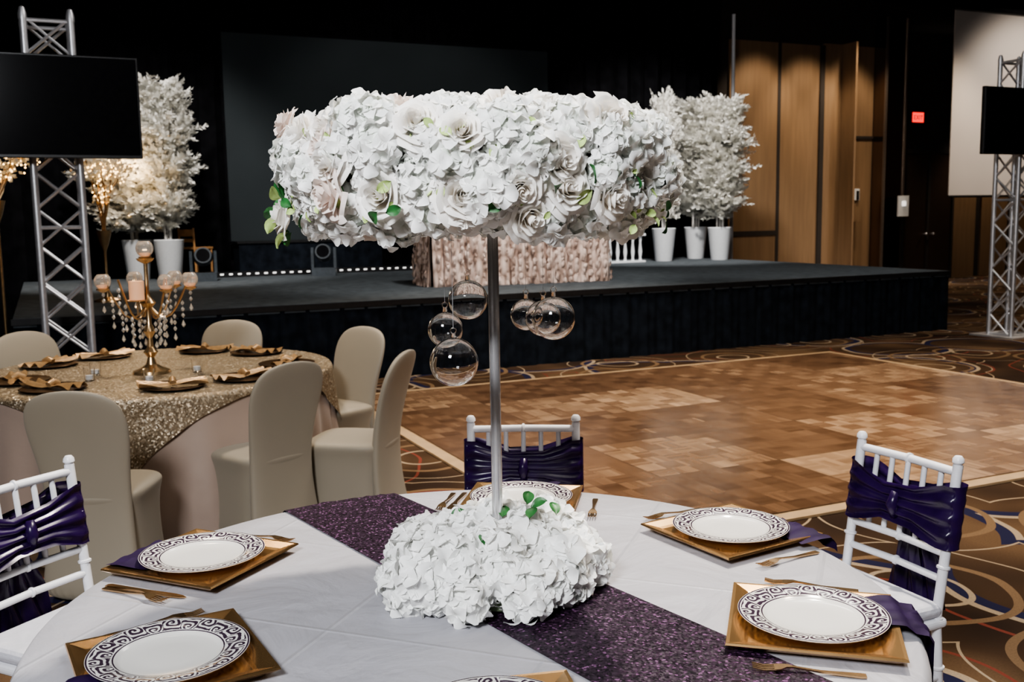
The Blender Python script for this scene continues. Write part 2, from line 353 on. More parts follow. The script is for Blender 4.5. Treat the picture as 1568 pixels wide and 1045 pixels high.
q=MB(); q.box((0,0,1.7),(.30,.04,.45),M_pot); q.box((0,-.03,1.75),(.10,.02,.10),M_led); q.box((0,.02,.8),(.06,.04,1.6),M_black); q.box((0,.02,.015),(.3,.3,.03),M_black); q.obj('holder',(0,0,0),0,c,smooth=False)
def drape(name,ea,eb,n,z1,amp=.05,wl=.32):
    W=eb-ea; k=int(W*14)
    q=MB(); q.grid(lambda u,v:((u-.5)*W,amp*sin(u*W/wl*2*pi)+.02*sin(u*W*7),v*z1),k,2,M_drape); o=q.obj(name,L((ea+eb)/2,n),ANG)
drape('black_stage_drape',-15.5,.92,6.35,6.1)
q=MB(); q.tube([(0,0,0),(0,0,5.35)],.035,M_white); q.box((0,0,.01),(.3,.3,.02),M_black); q.obj('drape_pole',L(1.13,6.2),ANG)
c=empty('stage_projection_screen',L(-5.65,6.12,2.86),ANG)
boxobj('screen_surface',(0,0,0),(5.5,.03,3.15),M_pscreen,parent=c)
q=MB()
for s_ in(-1,1):
    q.box((s_*2.77,0,0),(.04,.04,3.2),M_drape); q.box((0,0,s_*1.59),(5.55,.04,.04),M_drape); q.box((s_*2.3,.05,-1.85),(.06,.06,.5),M_black)
q.obj('screen_frame',(0,0,0),0,c,smooth=False)
c=empty('white_projection_screen',L(8.35,5.5,3.78),ANG)
boxobj('screen_surface',(0,0,0),(4.4,.02,3.75),M_wscreen,parent=c)
q=MB(); q.tube([(-2.25,0,1.95),(2.25,0,1.95)],.08,M_black); q.tube([(-2.2,0,-1.9),(2.2,0,-1.9)],.025,M_black)
for s_ in(-1,1): q.tube([(s_*1.8,0,1.9),(s_*1.8,0,2.42)],.01,M_black)
q.obj('screen_case',(0,0,0),0,c)

# ------------------------------------------------------------ stage
SE=-11.3; SD=6.0; SH=.8
c=empty('stage_platform',L(SE/2,SD/2),ANG)
boxobj('stage_deck',(0,0,SH-.04),(-SE,SD,.08),M_stage,parent=c)
W=-SE
q=MB()
q.grid(lambda u,v:((u-.5)*W,-SD/2+.01+.018*sin(u*W*21)*(1-.5*v)+.008*sin(u*W*53),v*(SH-.05)),900,2,M_skirt)
for sx in(-1,1):
    q.grid(lambda u,v:(sx*(W/2-.01+.018*sin(u*SD*21)*(1-.5*v)),(u-.5)*SD,v*(SH-.05)),400,2,M_skirt)
q.obj('stage_skirt',(0,0,0),0,c)
q=MB(); q.box((0,-SD/2-.012,SH-.03),(W+.03,.02,.055),M_black)
q.box((W/2+.012,0,SH-.03),(.02,SD,.055),M_black); q.obj('deck_edge',(0,0,0),0,c,smooth=False)
c=empty('stage_steps',L(-11.95,2.2),ANG)
q=MB()
for i in range(3): q.box((-.3*i+.28,0,(.6-.2*i)/2),(.3,1.2,.6-.2*i),M_stage)
q.obj('steps',(0,0,0),0,c,smooth=False)
c=empty('sweetheart_table',(0.02,12.5,SH),radians(18.5))
q=MB()
def stc(u,v):
    a,bw=1.13,.40
    per=2*(2*a+2*bw); s=u*per
    if s<2*a: x,y,nx,ny=-a+s,-bw,0,-1
    elif s<2*a+2*bw: x,y,nx,ny=a,-bw+(s-2*a),1,0
    elif s<4*a+2*bw: x,y,nx,ny=a-(s-2*a-2*bw),bw,0,1
    else: x,y,nx,ny=-a,bw-(s-4*a-2*bw),-1,0
    f=.040*sin(s*24+.8*sin(s*5))*(1-.7*v)+.03*(1-v)
    return (x+nx*f,y+ny*f,v*.76)
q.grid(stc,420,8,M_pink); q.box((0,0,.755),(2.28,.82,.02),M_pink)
# applied fabric ruffles scattered over the front and sides, in loose vertical rows
rr_=random.Random(5)
for side in range(3):
    cols=24 if side==0 else 8
    for i in range(cols):
        for j in range(9):
            t=(i+.5)/cols*2-1; z=.03+j*.082+rr_.uniform(-.03,.03); jt=rr_.uniform(-.018,.018); r_=rr_.uniform(.028,.050); o_=rr_.uniform(.004,.03)
            n_=8; ph=rr_.random()*6; dep=.045*(1-z/.76)
            loc=[]
            for m in range(-1,n_):
                if m<0: a_,b2,dn=0,0,o_+.012
                else:
                    k_=rr_.uniform(.75,1.2); a_=r_*.75*cos(2*pi*m/n_+ph)*k_; b2=r_*1.25*sin(2*pi*m/n_+ph)*k_; dn=o_-rr_.uniform(0,.012)
                if side==0: loc.append((t*1.11+jt+a_,-.415-dep-dn,z+b2))
                else:
                    sg=1 if side==1 else -1; loc.append((sg*(1.145+dep+dn),t*.38+jt+a_,z+b2))
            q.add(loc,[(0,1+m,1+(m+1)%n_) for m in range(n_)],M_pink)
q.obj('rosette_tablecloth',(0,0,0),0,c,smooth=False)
# dance floor
DN=Vector((.45,4.74,0)); DA=radians(24.8); dl,dw=4.57,5.6
q=MB(); q.box((dw/2,dl/2,.012),(dw,dl,.02),M_parq); o=q.obj('dance_floor',DN,DA,smooth=False)
tr=MB()
for (x,y,a,bx) in((dw/2,-.05,dw+.2,.1),(dw/2,dl+.05,dw+.2,.1),(-.05,dl/2,.1,dl),(dw+.05,dl/2,.1,dl)):
    tr.box((x,y,.009),(a,bx,.014),M_trimw)
tr.obj('trim_1',DN,DA,smooth=False)

# ------------------------------------------------------------ trusses and TVs
def truss(loc,h,tvc,tvw,tvh,tvz):
    c=empty('lighting_truss_tower',loc,ANG); q=MB(); s=.165
    q.box((0,0,.01),(.65,.65,.02),M_silver)
    for a in(-s,s):
        for b_ in(-s,s): q.tube([(a,b_,0),(a,b_,h)],.028,M_silver,12)
    nz=int(h/.27); dz=h/nz
    for i in range(nz):
        z0,z1=i*dz,(i+1)*dz
        A=(-s,s) if i%2==0 else (s,-s)
        for k in(-s,s):
            q.tube([(A[0],k,z0),(A[1],k,z1)],.013,M_silver,6); q.tube([(k,A[0],z0),(k,A[1],z1)],.013,M_silver,6)
            q.tube([(A[1],k,z0),(A[0],k,z1)],.011,M_silver,6)
    for z in(.03,h-.03,h*.5):
        for k in(-s,s): q.tube([(-s,k,z),(s,k,z)],.016,M_silver,6); q.tube([(k,-s,z),(k,s,z)],.016,M_silver,6)
    for a in(-s,s):
        for b_ in(-s,s): q.lathe([(.001,.07),(.02,.06),(.032,.01),(.032,-.03)],M_silver,10,c=(a,b_,h))
    q.obj('truss_frame',(0,0,0),0,c)
    t=empty('television_screen',(tvc[0],tvc[1],tvz),ANG); 
    boxobj('tv_body',(0,.02,0),(tvw,.05,tvh),M_black,parent=t,bevel=.006)
    boxobj('tv_panel',(0,-.008,.005),(tvw-.03,.01,tvh-.04),M_screen,parent=t)
    boxobj('wall_bracket',(0,.11,0),(.3,.14,.3),M_black,parent=t)
truss((-3.56,7.95,0),3.18,(-3.44,7.56),1.33,.76,2.49)
truss((6.36,12.65,0),3.45,(6.24,12.26),1.40,.79,2.66)

# ------------------------------------------------------------ white blossom trees
def tree_mesh(name,h,wid,n,seed,leds=0):
    rnd=random.Random(seed); q=MB()
    for k in range(5):
        a=rnd.random()*6.28; pts=[(0.05*cos(a),.05*sin(a),0)]
        for i in range(1,6):
            t=i/5; pts.append((cos(a)*wid*.35*t*rnd.uniform(.7,1.2),sin(a)*wid*.35*t*rnd.uniform(.7,1.2),h*t*.90))
        q.tube(pts,[.018,.016,.013,.010,.008,.004],M_stem,6)
    for i in range(n):
        t=rnd.random()**.85; z=h*(.12+.84*t)
        lay=.78+.34*sin(z*11+seed)   # layered clumps
        R=wid*(.45+.7*sin(min(1,t*1.15)*pi*.62+.15))*(1-.60*max(0,t-.78)*4.)*.43*lay
        a=rnd.random()*2*pi; r0=R*rnd.uniform(.05,.8)
        Lr=rnd.uniform(.20,.42)*(.7+.3*wid)
        dirv=Vector((cos(a),sin(a),rnd.uniform(-.1,.75))).normalized()
        p0=Vector((cos(a)*r0,sin(a)*r0,z))
        side=dirv.cross(Vector((0,0,1))).normalized(); up=side.cross(dirv)
        q.tube([p0,p0+dirv*Lr*.5+up*.02,p0+dirv*Lr],[.004,.003,.001],M_stem,4,cap=False)
        if leds and i%leds==0: q.sphere(p0+dirv*Lr*.8,.011,M_warmled,6)
        m=20
        for j in range(m):
            s=(j+1)/m; c0=p0+dirv*Lr*s; sd=1 if j%2 else -1
            ld=(dirv*.8+side*sd*rnd.uniform(.2,1)+up*rnd.uniform(-.6,.7)).normalized()
            lw=ld.cross(up+side*rnd.uniform(-.8,.8)).normalized(); ll=rnd.uniform(.06,.105); w=ll*.32
            vs=[c0,c0+ld*ll*.55+lw*w,c0+ld*ll*.5-lw*w,c0+ld*ll+up*rnd.uniform(-.01,.02)]
            q.add(vs,[(0,1,3,2)],M_treeleaf)
    return q.mesh(name,smooth=False)
T1=tree_mesh('blossom_canopy_a',2.55,1.0,860,1); T2=tree_mesh('blossom_canopy_b',2.45,.95,800,2); T3=tree_mesh('blossom_canopy_c',1.9,1.05,620,5); T4=tree_mesh('blossom_canopy_lit',1.9,1.15,620,8,7)
def planter(q):
    q.lathe([(.001,0),(.145,0),(.15,.01),(.205,.55),(.21,.56),(.20,.57),(.185,.55),(.18,.5),(.001,.5)],M_pot,28)
def tree(loc,me,rz,s=1):
    c=empty('white_blossom_tree',loc,rz); q=MB(); planter(q); q.obj('planter_pot',(0,0,0),0,c); inst(me,'blossom_canopy',(0,0,.44),0,c,scale=s)
tree((-5.30,14.2,SH),T4,.4,(1.1,1.1,.92)); tree((-4.78,14.0,SH),T1,1.1,(.76,.76,.90))
tree((2.66,17.35,SH),T3,2.,(.50,.50,1.22)); tree((3.35,18.1,SH),T1,3.,(.95,.95,.92)); tree((3.66,17.5,SH),T2,.3,(.90,.90,.94))
c=empty('white_pedestal_rail',(1.95,17.0,SH),ANG); q=MB()
for i in range(5):
    x=-.3+.15*i; q.lathe([(.001,0),(.03,0),(.02,.05),(.035,.15),(.018,.3),(.03,.4),(.03,.42)],M_pot,10,c=(x,0,.03))
q.box((0,0,.015),(.75,.12,.03),M_pot); q.box((0,0,.47),(.75,.12,.04),M_pot)
q.obj('balusters',(0,0,0),0,c)
M_movh=simple('charcoal_fixture_housing',(.045,.055,.065),.35,var=.2)
def movhead(loc,rz):
    c=empty('moving_head_stage_light',loc,rz); q=MB()
    q.box((0,0,.06),(.34,.30,.12),M_movh)
    for s_ in(-1,1): q.box((s_*.16,0,.26),(.04,.14,.30),M_movh)
    q.sphere((0,0,.33),.13,M_movh,20); q.tube([(0,-.06,.33),(0,-.18,.36)],[.12,.11],M_movh,20); q.tube([(0,-.181,.36),(0,-.186,.361)],.09,M_screen,20)
    q.obj('head_and_yoke',(0,0,0),0,c)
movhead((-4.22,13.7,SH),.3); movhead((-2.72,14.55,SH),.1)
c=empty('black_draped_table',L(-7.3,5.7,SH),ANG); q=MB(); q.box((0,0,.24),(2.2,.5,.48),M_skirt); q.box((0,0,.49),(2.25,.55,.03),M_black)
q.obj('cloth_top',(0,0,0),0,c,smooth=False)
c=empty('led_light_batten',L(-6.75,5.2,SH),ANG); q=MB(); q.box((0,0,.04),(4.1,.08,.08),M_black)
for i in range(32): q.box((-1.96+i*.126,-.045,.045),(.05,.012,.022),M_led)
q.obj('batten',(0,0,0),0,c,smooth=False)
M_wood=simple('orange_beech_wood',(.42,.22,.09),.45,var=.2,scale=10)
c=empty('wooden_stage_chair',L(-9.0,5.55,SH),radians(-30)); q=MB()
for sx in(-1,1):
    q.tube([(sx*.15,-.15,0),(sx*.15,-.17,.72)],.016,M_wood,8); q.tube([(sx*.15,.15,0),(sx*.15,.15,.42)],.016,M_wood,8)
q.box((0,0,.43),(.34,.34,.03),M_wood); q.box((0,-.17,.65),(.32,.02,.10),M_wood); q.box((0,-.165,.54),(.32,.02,.05),M_wood); q.obj('chair_body',(0,0,0),0,c,smooth=False)

def branches(loc,h,spread,n,seed,stand):
    rnd=random.Random(seed); c=empty('lighted_gold_branch_arrangement',loc,0); q=MB()
    q.lathe([(.001,0),(.14,0),(.13,.02),(.03,.05),(.02,.12),(.035,.2),(.015,.3),(.015,stand-.1),(.05,stand),(.08,stand+.12),(.07,stand+.12),(.04,stand+.02),(.001,stand)],M_brass,16)
    for i in range(n):
        a=rnd.random()*6.28; pts=[]; 
        for j in range(7):
            t=j/6; r=spread*t**1.2; pts.append((cos(a+.8*t*sin(i))*r+.02*sin(j*2+i),sin(a+.8*t*sin(i))*r,stand+.05+h*sin(t*pi*.62)*rnd.uniform(.9,1.1)))
        q.tube(pts,[.008,.007,.006,.005,.004,.003,.002],M_brass,5)
        for j in range(2,7):
            p=pts[j]
            for _ in range(2): q.sphere((p[0]+rnd.uniform(-.07,.07),p[1]+rnd.uniform(-.07,.07),p[2]+rnd.uniform(-.07,.07)),.009,M_warmled,6)
            for _ in range(5):
                c0=Vector(p)+Vector((rnd.uniform(-.05,.05),rnd.uniform(-.05,.05),rnd.uniform(-.05,.05))); d1=Vector((rnd.uniform(-1,1),rnd.uniform(-1,1),rnd.uniform(-1,1))).normalized()*.045; d2=d1.orthogonal().normalized()*.018
                q.add([c0,c0+d1*.5+d2,c0+d1,c0+d1*.5-d2],[(0,1,2,3)],M_treeleaf)
    q.obj('branches',(0,0,0),0,c)
branches((-4.22,10.4,SH),.75,.34,14,4,.62)
branches((-4.75,9.3,0),.5,.42,14,9,1.72)

# ------------------------------------------------------------ round tables
def foldr(R,th,drop,k,amp):
    if drop<=0: return R
    a=amp*min(1,drop/.55)
    return R+.012*min(1,drop/.02)+a*(.5+.5*sin(k*th+1.3*sin(3*th)))+.25*a*sin(2.3*k*th)
def cloth(name,R,zt,k,amp,mat,parent):
    q=MB(); prof=[(R*i/14,zt) for i in range(1,14)]; seg=360
    rings=[]
    for r,z in prof: rings.append([(r*cos(t),r*sin(t),z) for t in (2*pi*j/seg for j in range(seg))])
    rings.append([((R-.004)*cos(t),(R-.004)*sin(t),zt-.001) for t in (2*pi*j/seg for j in range(seg))])
    for d in (.006,.02,.06,.12,.2,.3,.4,.5,.6,.7,zt-.004):
        rings.append([(foldr(R,t,d,k,amp)*cos(t),foldr(R,t,d,k,amp)*sin(t),zt-d) for t in (2*pi*j/seg for j in range(seg))])
    q.loft(rings,mat,cap=False); n=len(q.v); q.add([(0,0,zt)]+rings[0],[(0,1+j,1+(j+1)%seg) for j in range(seg)],mat)
    return q.obj(name,(0,0,0),0,parent,angle=60)
def drapept(x,y,R,zt,off,k,amp):
    rho=hypot(x,y)
    if rho<=R: return (x,y,zt+off)
    th=atan2(y,x); d=rho-R; r=foldr(R,th,d,k,amp)+off+.004
    return (r*cos(th),r*sin(th),zt+off-d)
TC=Vector((-.09,2.13,0)); R1=.925; ZT=.775; K1,A1=26,.035
tb=empty('round_banquet_table',TC)
cloth('white_tablecloth',R1,ZT,K1,A1,M_cloth,tb)
c=empty('sequin_table_runner',TC)
q=MB(); d=Vector((.59,-.807)); nn=Vector((.807,.59)); mid=Vector((-.515,2.915))-Vector((TC.x,TC.y)); offc=mid.dot(nn)
def rn(u,v):
    s=(u-.5)*2*1.35; w=(v-.5)*.345; x=d.x*s+nn.x*(offc+w); y=d.y*s+nn.y*(offc+w)
    return drapept(x,y,R1,ZT,.004,K1,A1)
q.grid(rn,260,26,M_runner); q.obj('runner_cloth',(0,0,0),0,c)

def charger_mesh():
    q=MB(); prof=[(.148,.0),(.168,.013),(.1665,.017),(.160,.0165),(.134,.009),(.126,.0055)]
    rings=[]
    for h,z in prof:
        rings.append([(cx*h,cy*h,z) for cx,cy in((1,1),(-1,1),(-1,-1),(1,-1))])
    q.loft(rings,M_gold); return q.mesh('charger',smooth=False)
def plate_mesh():
    q=MB(); q.lathe([(.0005,.012),(.05,.012),(.088,.0125),(.096,.015),(.101,.019),(.125,.0225),(.148,.026),(.151,.0255),(.150,.023),(.10,.012),(.09,.004),(.085,.004),(.084,.008),(.0005,.008)],M_plate,72); return q.mesh('dinner_plate',angle=60)
def flat(q,secs,mat,T):
    rings=[[(x,-w/2,z),(x,w/2,z),(x,w/2,z+t),(x,-w/2,z+t)] for x,w,t,z in secs]; q.loft(rings,mat,T)
def fork_mesh():
    q=MB(); I=Matrix.Identity(4)
    flat(q,[(-.10,.014,.003,.001),(-.09,.017,.003,.001),(-.02,.008,.003,.004),(.03,.006,.003,.010),(.042,.012,.003,.011),(.055,.024,.002,.009),(.065,.025,.002,.008)],M_goldcut,I)
    for k in range(4):
        y=-.0105+.007*k; flat(q,[(.062,.004,.002,.008),(.085,.0035,.002,.006),(.105,.002,.002,.010)],M_goldcut,Matrix.Translation((0,y,0)))
    return q.mesh('dinner_fork')
def knife_mesh():
    q=MB(); I=Matrix.Identity(4)
    flat(q,[(-.11,.012,.004,.001),(-.10,.016,.005,.001),(-.01,.011,.005,.001),(0,.013,.004,.001),(.01,.018,.002,.002),(.08,.020,.002,.002),(.105,.014,.0015,.002),(.118,.003,.001,.002)],M_goldcut,I)
    return q.mesh('dinner_knife')
CM,PM,FM,KM=charger_mesh(),plate_mesh(),fork_mesh(),knife_mesh()
settings=[(.02,2.86,0,0,0),(.57,2.55,0,0,-.12),(-.78,2.40,0,0,.05),(.61,1.96,0,1,.07),(-.67,1.83,0,1,.12),(-.04,1.545,.15,0,0)]
for sx,sy,tw,nap,na in settings:
    dx,dy=sx-TC.x,sy-TC.y; a=atan2(dy,dx); rr=hypot(dx,dy); z=ZT+.001
    c=empty('place_setting',(sx,sy,z),a+random.uniform(-.05,.05)+tw)
    z0=.006
    inst(CM,'gold_square_charger',(0,0,z0),0,c); inst(PM,'dinner_plate',(0,0,z0+.004),random.random(),c)
    inst(FM,'dinner_fork',(-.01,-.215,0),pi+random.uniform(-.1,.1),c); inst(KM,'dinner_knife',(0.0,.200,0),pi+random.uniform(-.08,.08),c)
    inst(FM,'salad_fork',(.005,.228,0),pi+random.uniform(-.12,.12),c)
    # napkin tucked between plate and charger, running outward (over the table edge on two settings)
    n=MB(); a2=a+na; s0=rr+.085; s1=R1+.42 if nap else rr+.178
    def nf(u,v):
        s=s0+u*(s1-s0); w=(v-.5)*(.15+.05*u); x=cos(a2)*s-sin(a2)*w; y=sin(a2)*s+cos(a2)*w
        g=s-rr; off=.016+.012*min(1,max(0,(g-.09)/.06))-(.016*min(1,max(0,(g-.175)/.02)) if nap else 0)
        return drapept(x,y,R1,ZT,off+.010*max(0,u-.3)*nap*(.5+.5*sin(v*14+u*3))+.002*sin(v*20),K1,A1)
    n.grid(nf,60,16,M_napkin); o=n.obj('purple_napkin')
    o.parent=c; o.matrix_parent_inverse=(Matrix.Translation((sx,sy,z))@Matrix.Rotation(c.rotation_euler.z,4,'Z')).inverted(); o.location=TC

# ------------------------------------------------------------ flowers
def rose_mesh(name,mat,seed):
    rnd=random.Random(seed); q=MB()
    layers=[(2,.002,.006,.046,1.9,0,.05),(3,.004,.011,.048,1.35,.001,.10),(4,.006,.017,.046,1.0,.003,.16),(5,.009,.025,.042,.85,.006,.20),(5,.012,.034,.036,.82,.009,.22),(6,.013,.042,.027,.72,.012,.22)]
    for n,r0,r1,h,w,curl,rd in layers:
        ph=rnd.random()*6
        for i in range(n):
            p0=ph+2*pi*i/n+rnd.uniform(-.12,.12); hh=h*rnd.uniform(.92,1.06); rr1=r1*rnd.uniform(.92,1.06); wv=rnd.random()*6; tilt=rnd.uniform(-.002,.002)
            def fn(u,v):
                s=(u-.5)*2; t=v
                wid=w*(.5+.55*sin(min(1,t*1.15)*pi*.5))*(1-.12*t**5)
                edge=t**5
                r=r0+(rr1-r0)*sin(t*pi*.5)**.9+curl*edge*(1+.4*s*s)+.0035*s*t+.0014*sin(s*5+wv)*edge
                z=hh*t*(1-rd*s*s)-curl*1.0*edge+.0016*sin(s*5+wv)*edge+tilt*t
                return (r*cos(p0+s*wid),r*sin(p0+s*wid),z-.012)
            q.grid(fn,9,7,mat)
    return q.mesh(name,angle=180)
def hyd_mesh(name,seed,R=.040,pl=.026,nf=26,j0=.75,j1=1.25):
    rnd=random.Random(seed); q=MB()
    for i in range(nf):
        zz=1-(i+.5)/nf*1.45; ph=i*2.39996+rnd.uniform(-.25,.25); rr=sqrt(max(0,1-zz*zz))
        nrm=Vector((rr*cos(ph),rr*sin(ph),zz)).normalized(); nrm=(nrm+Vector((rnd.uniform(-.4,.4),rnd.uniform(-.4,.4),rnd.uniform(-.3,.3)))).normalized()
        c0=Vector((rr*cos(ph),rr*sin(ph),zz))*R*rnd.uniform(j0,j1); a=nrm.orthogonal().normalized(); b_=nrm.cross(a); tw=rnd.random()*6
        for k in range(4):
            t=tw+k*pi/2; dv=a*cos(t)+b_*sin(t); sv=nrm.cross(dv); l=pl*rnd.uniform(.85,1.15); wd=l*.56; tl=rnd.uniform(.05,.75); wv=rnd.random()*6
            def fn(u,v):
                s=(u-.5)*2; w=[.22,.8,1.0,.92,.45][int(round(v*4))]
                return c0+dv*l*v*(1-.12*s*s)+sv*s*wd*w+nrm*(tl*l*v*(1-.5*v)+.22*l*s*s*w-.30*l*v**3+.05*l*sin(s*4+wv)*v)
            q.grid(fn,5,5,M_petal)
    return q.mesh(name,angle=180)
ROSES=[rose_mesh('rose_bloom_%d'%i,M_rose if i<2 else M_pinkrose,i) for i in range(3)]
HYD=[hyd_mesh('hydrangea_head_%d'%i,10+i,.038,.024,28,.75,1.22) for i in range(5)]
HYDB=[hyd_mesh('hydrangea_large_%d'%i,30+i,.045,.033,22,.75,1.22) for i in range(4)]
def leafm(name,mat):
    lf=MB(); lf.grid(lambda u,v:(.019*(u-.5)*2*max(0,sin(v*pi))**.7,.055*v,.006*abs(u-.5)*2+.012*sin(v*2.5)),5,7,mat); return lf.mesh(name,angle=180)
LEAF=leafm('leaf',M_leaf); SPRIG=leafm('pale_leaf',M_sprig)
def orient(nrm,spin): return Vector(nrm).to_track_quat('Z','Y')@Quaternion((0,0,1),spin)
CPX,CPY=-.04,2.25
c=empty('tall_flower_centerpiece',(CPX,CPY,0))
q=MB(); q.tube([(0,0,ZT+.01),(0,0,1.68)],.0125,M_chrome,20); q.lathe([(.001,ZT+.018),(.11,ZT+.018),(.112,ZT+.014),(.112,ZT+.005),(.001,ZT+.005)],M_chrome,32)
q.lathe([(.001,1.625),(.013,1.625),(.05,1.64),(.3,1.645),(.3,1.65),(.001,1.65)],M_chrome,24); q.obj('steel_stand',(0,0,0),0,c)
DX=-.030
q=MB(); q.lathe([(.001,1.64),(.33,1.64),(.355,1.655),(.36,1.72),(.35,1.785),(.30,1.805),(.001,1.81)],M_greenish,40,c=(DX,0,0)); q.obj('flower_foam_core',(0,0,0),0,c)
rnd=random.Random(11)
def place(p,nrm,rosep=.3,sc=1,par=None,hyds=HYD):
    if rnd.random()<rosep:
        me=ROSES[rnd.choice([0,0,0,1,1,2])]; s=rnd.uniform(.85,1.08)*sc
        inst(me,'rose',Vector(p)+Vector(nrm)*.016,0,par,orient(nrm,rnd.random()*6),s)
    else:
        inst(rnd.choice(hyds),'hydrangea',p,0,par,orient(nrm,rnd.random()*6),rnd.uniform(.85,1.15)*sc)
def jit(n,j=.25): return (Vector(n)+Vector([rnd.uniform(-j,j) for _ in range(3)])).normalized()
for zi,(z,R,el,n) in enumerate([(1.636,.352,-.50,28),(1.676,.380,-.12,32),(1.720,.384,0,34),(1.764,.382,.12,33),(1.800,.362,.5,31),(1.815,.310,1.1,26),(1.820,.240,1.4,19),(1.824,.15,1.5,12),(1.824,.05,1.55,4)]):
    for i in range(n):
        a=2*pi*(i+.5*(zi%2))/n+rnd.uniform(-.06,.06); rr=R+rnd.uniform(-.018,.024)
        nr=(cos(a)*cos(el),sin(a)*cos(el),sin(el)); place((DX+rr*cos(a),rr*sin(a),z+rnd.uniform(-.014,.016)),jit(nr,.28),rosep=.32,par=c)
for R,n in((.30,20),(.21,14),(.12,8)):
    for i in range(n):
        a=2*pi*i/n+rnd.random()*.2; place((DX+R*cos(a),R*sin(a),1.645),jit((cos(a)*.3,sin(a)*.3,-1)),rosep=.1,par=c)
for i in range(64):
    a=rnd.random()*6.28; z=rnd.uniform(1.60,1.74); nr=jit((cos(a),sin(a),0),.7); inst(LEAF if i%3 else SPRIG,'leaf',(DX+.415*cos(a),.415*sin(a),z),0,c,orient(nr,rnd.random()*6),rnd.uniform(.4,.75))
for i in range(90):
    a=rnd.random()*6.28; z=rnd.uniform(1.62,1.81); nr=jit((cos(a),sin(a),0),.7); inst(SPRIG,'pale_leaf',(DX+.408*cos(a),.408*sin(a),z),0,c,orient(nr,rnd.random()*6),rnd.uniform(.3,.55))
for (x,z) in((-.455,1.600),(-.475,1.635),(-.465,1.675)):
    for k in range(3): inst(LEAF if k else SPRIG,'leaf',(x,-.02+.02*k,z),0,c,orient((-1,rnd.uniform(-1,1),rnd.uniform(-.5,.5)),rnd.random()*6),.8)
place((-.450,.0,1.632),(-.9,-.3,.1),rosep=1,sc=.9,par=c); place((-.44,.02,1.83),(-.8,-.3,.4),rosep=1,sc=.9,par=c)
def globe(x,y,z,r):
    q=MB(); n=24
    prof=[(max(1e-4,r*sin(pi*i/n)),-r*cos(pi*i/n)) for i in range(n+1)]; q.lathe(prof,M_glass,36,c=(x,y,z))
    ri=r-.0018; prof=[(max(1e-4,ri*sin(pi*i/n)),ri*cos(pi*i/n)) for i in range(n+1)]; q.lathe(prof,M_glass,36,c=(x,y,z))
    t=z+r
    q.tube([(x,y,t-.002),(x,y,t+.010)],[.006,.004],M_glass,10)
    q.tube([(x+.006*cos(k*pi/6),y,t+.015+.006*sin(k*pi/6)) for k in range(13)],.0012,M_glass,6)
    q.tube([(x,y,t+.02),(x*1.0,y*1.0,1.64)],.0005,M_silver,4)
    q.obj('hanging_glass_globe',(0,0,0),0,c)
for X,Y,Z,r in((-.094,2.15,1.450,.043),(-.143,2.13,1.388,.038),(-.122,2.06,1.327,.051),(.033,2.25,1.406,.036),(.089,2.10,1.412,.046),(.070,2.19,1.403,.040)):
    globe(X-CPX,Y-CPY,Z,r)
c=empty('hydrangea_base_arrangement',(CPX-.012,CPY-.01,ZT+.006))
q=MB(); q.lathe([(.03,.004),(.19,.004),(.18,.03),(.12,.06),(.03,.07)],M_greenish,30); q.obj('foam_ring',(0,0,0),0,c)
for z,R,el,n,sc in((.030,.222,.05,15,1.0),(.060,.190,.5,14,1.08),(.088,.120,.9,9,1.05),(.105,.05,1.2,4,1.0)):
    for i in range(n):
        a=2*pi*i/n+rnd.uniform(-.15,.15); rr=R+rnd.uniform(-.025,.024)
        nr=(cos(a)*cos(el),sin(a)*cos(el),sin(el)); place((rr*cos(a),rr*sin(a),z+rnd.uniform(-.002,.022)),jit(nr,.3),rosep=.03,sc=sc,par=c,hyds=HYDB)
for p in((-.02,-.10,.145),(.09,.0,.175),(.10,-.02,.18),(.08,.02,.175),(-.1,.03,.14),(.20,-.05,.10),(-.14,-.12,.09),(.03,.03,.17),(.15,.05,.14)):
    inst(LEAF,'leaf',p,0,c,orient(jit((0,-.5,1),.4),rnd.random()*6),.75)

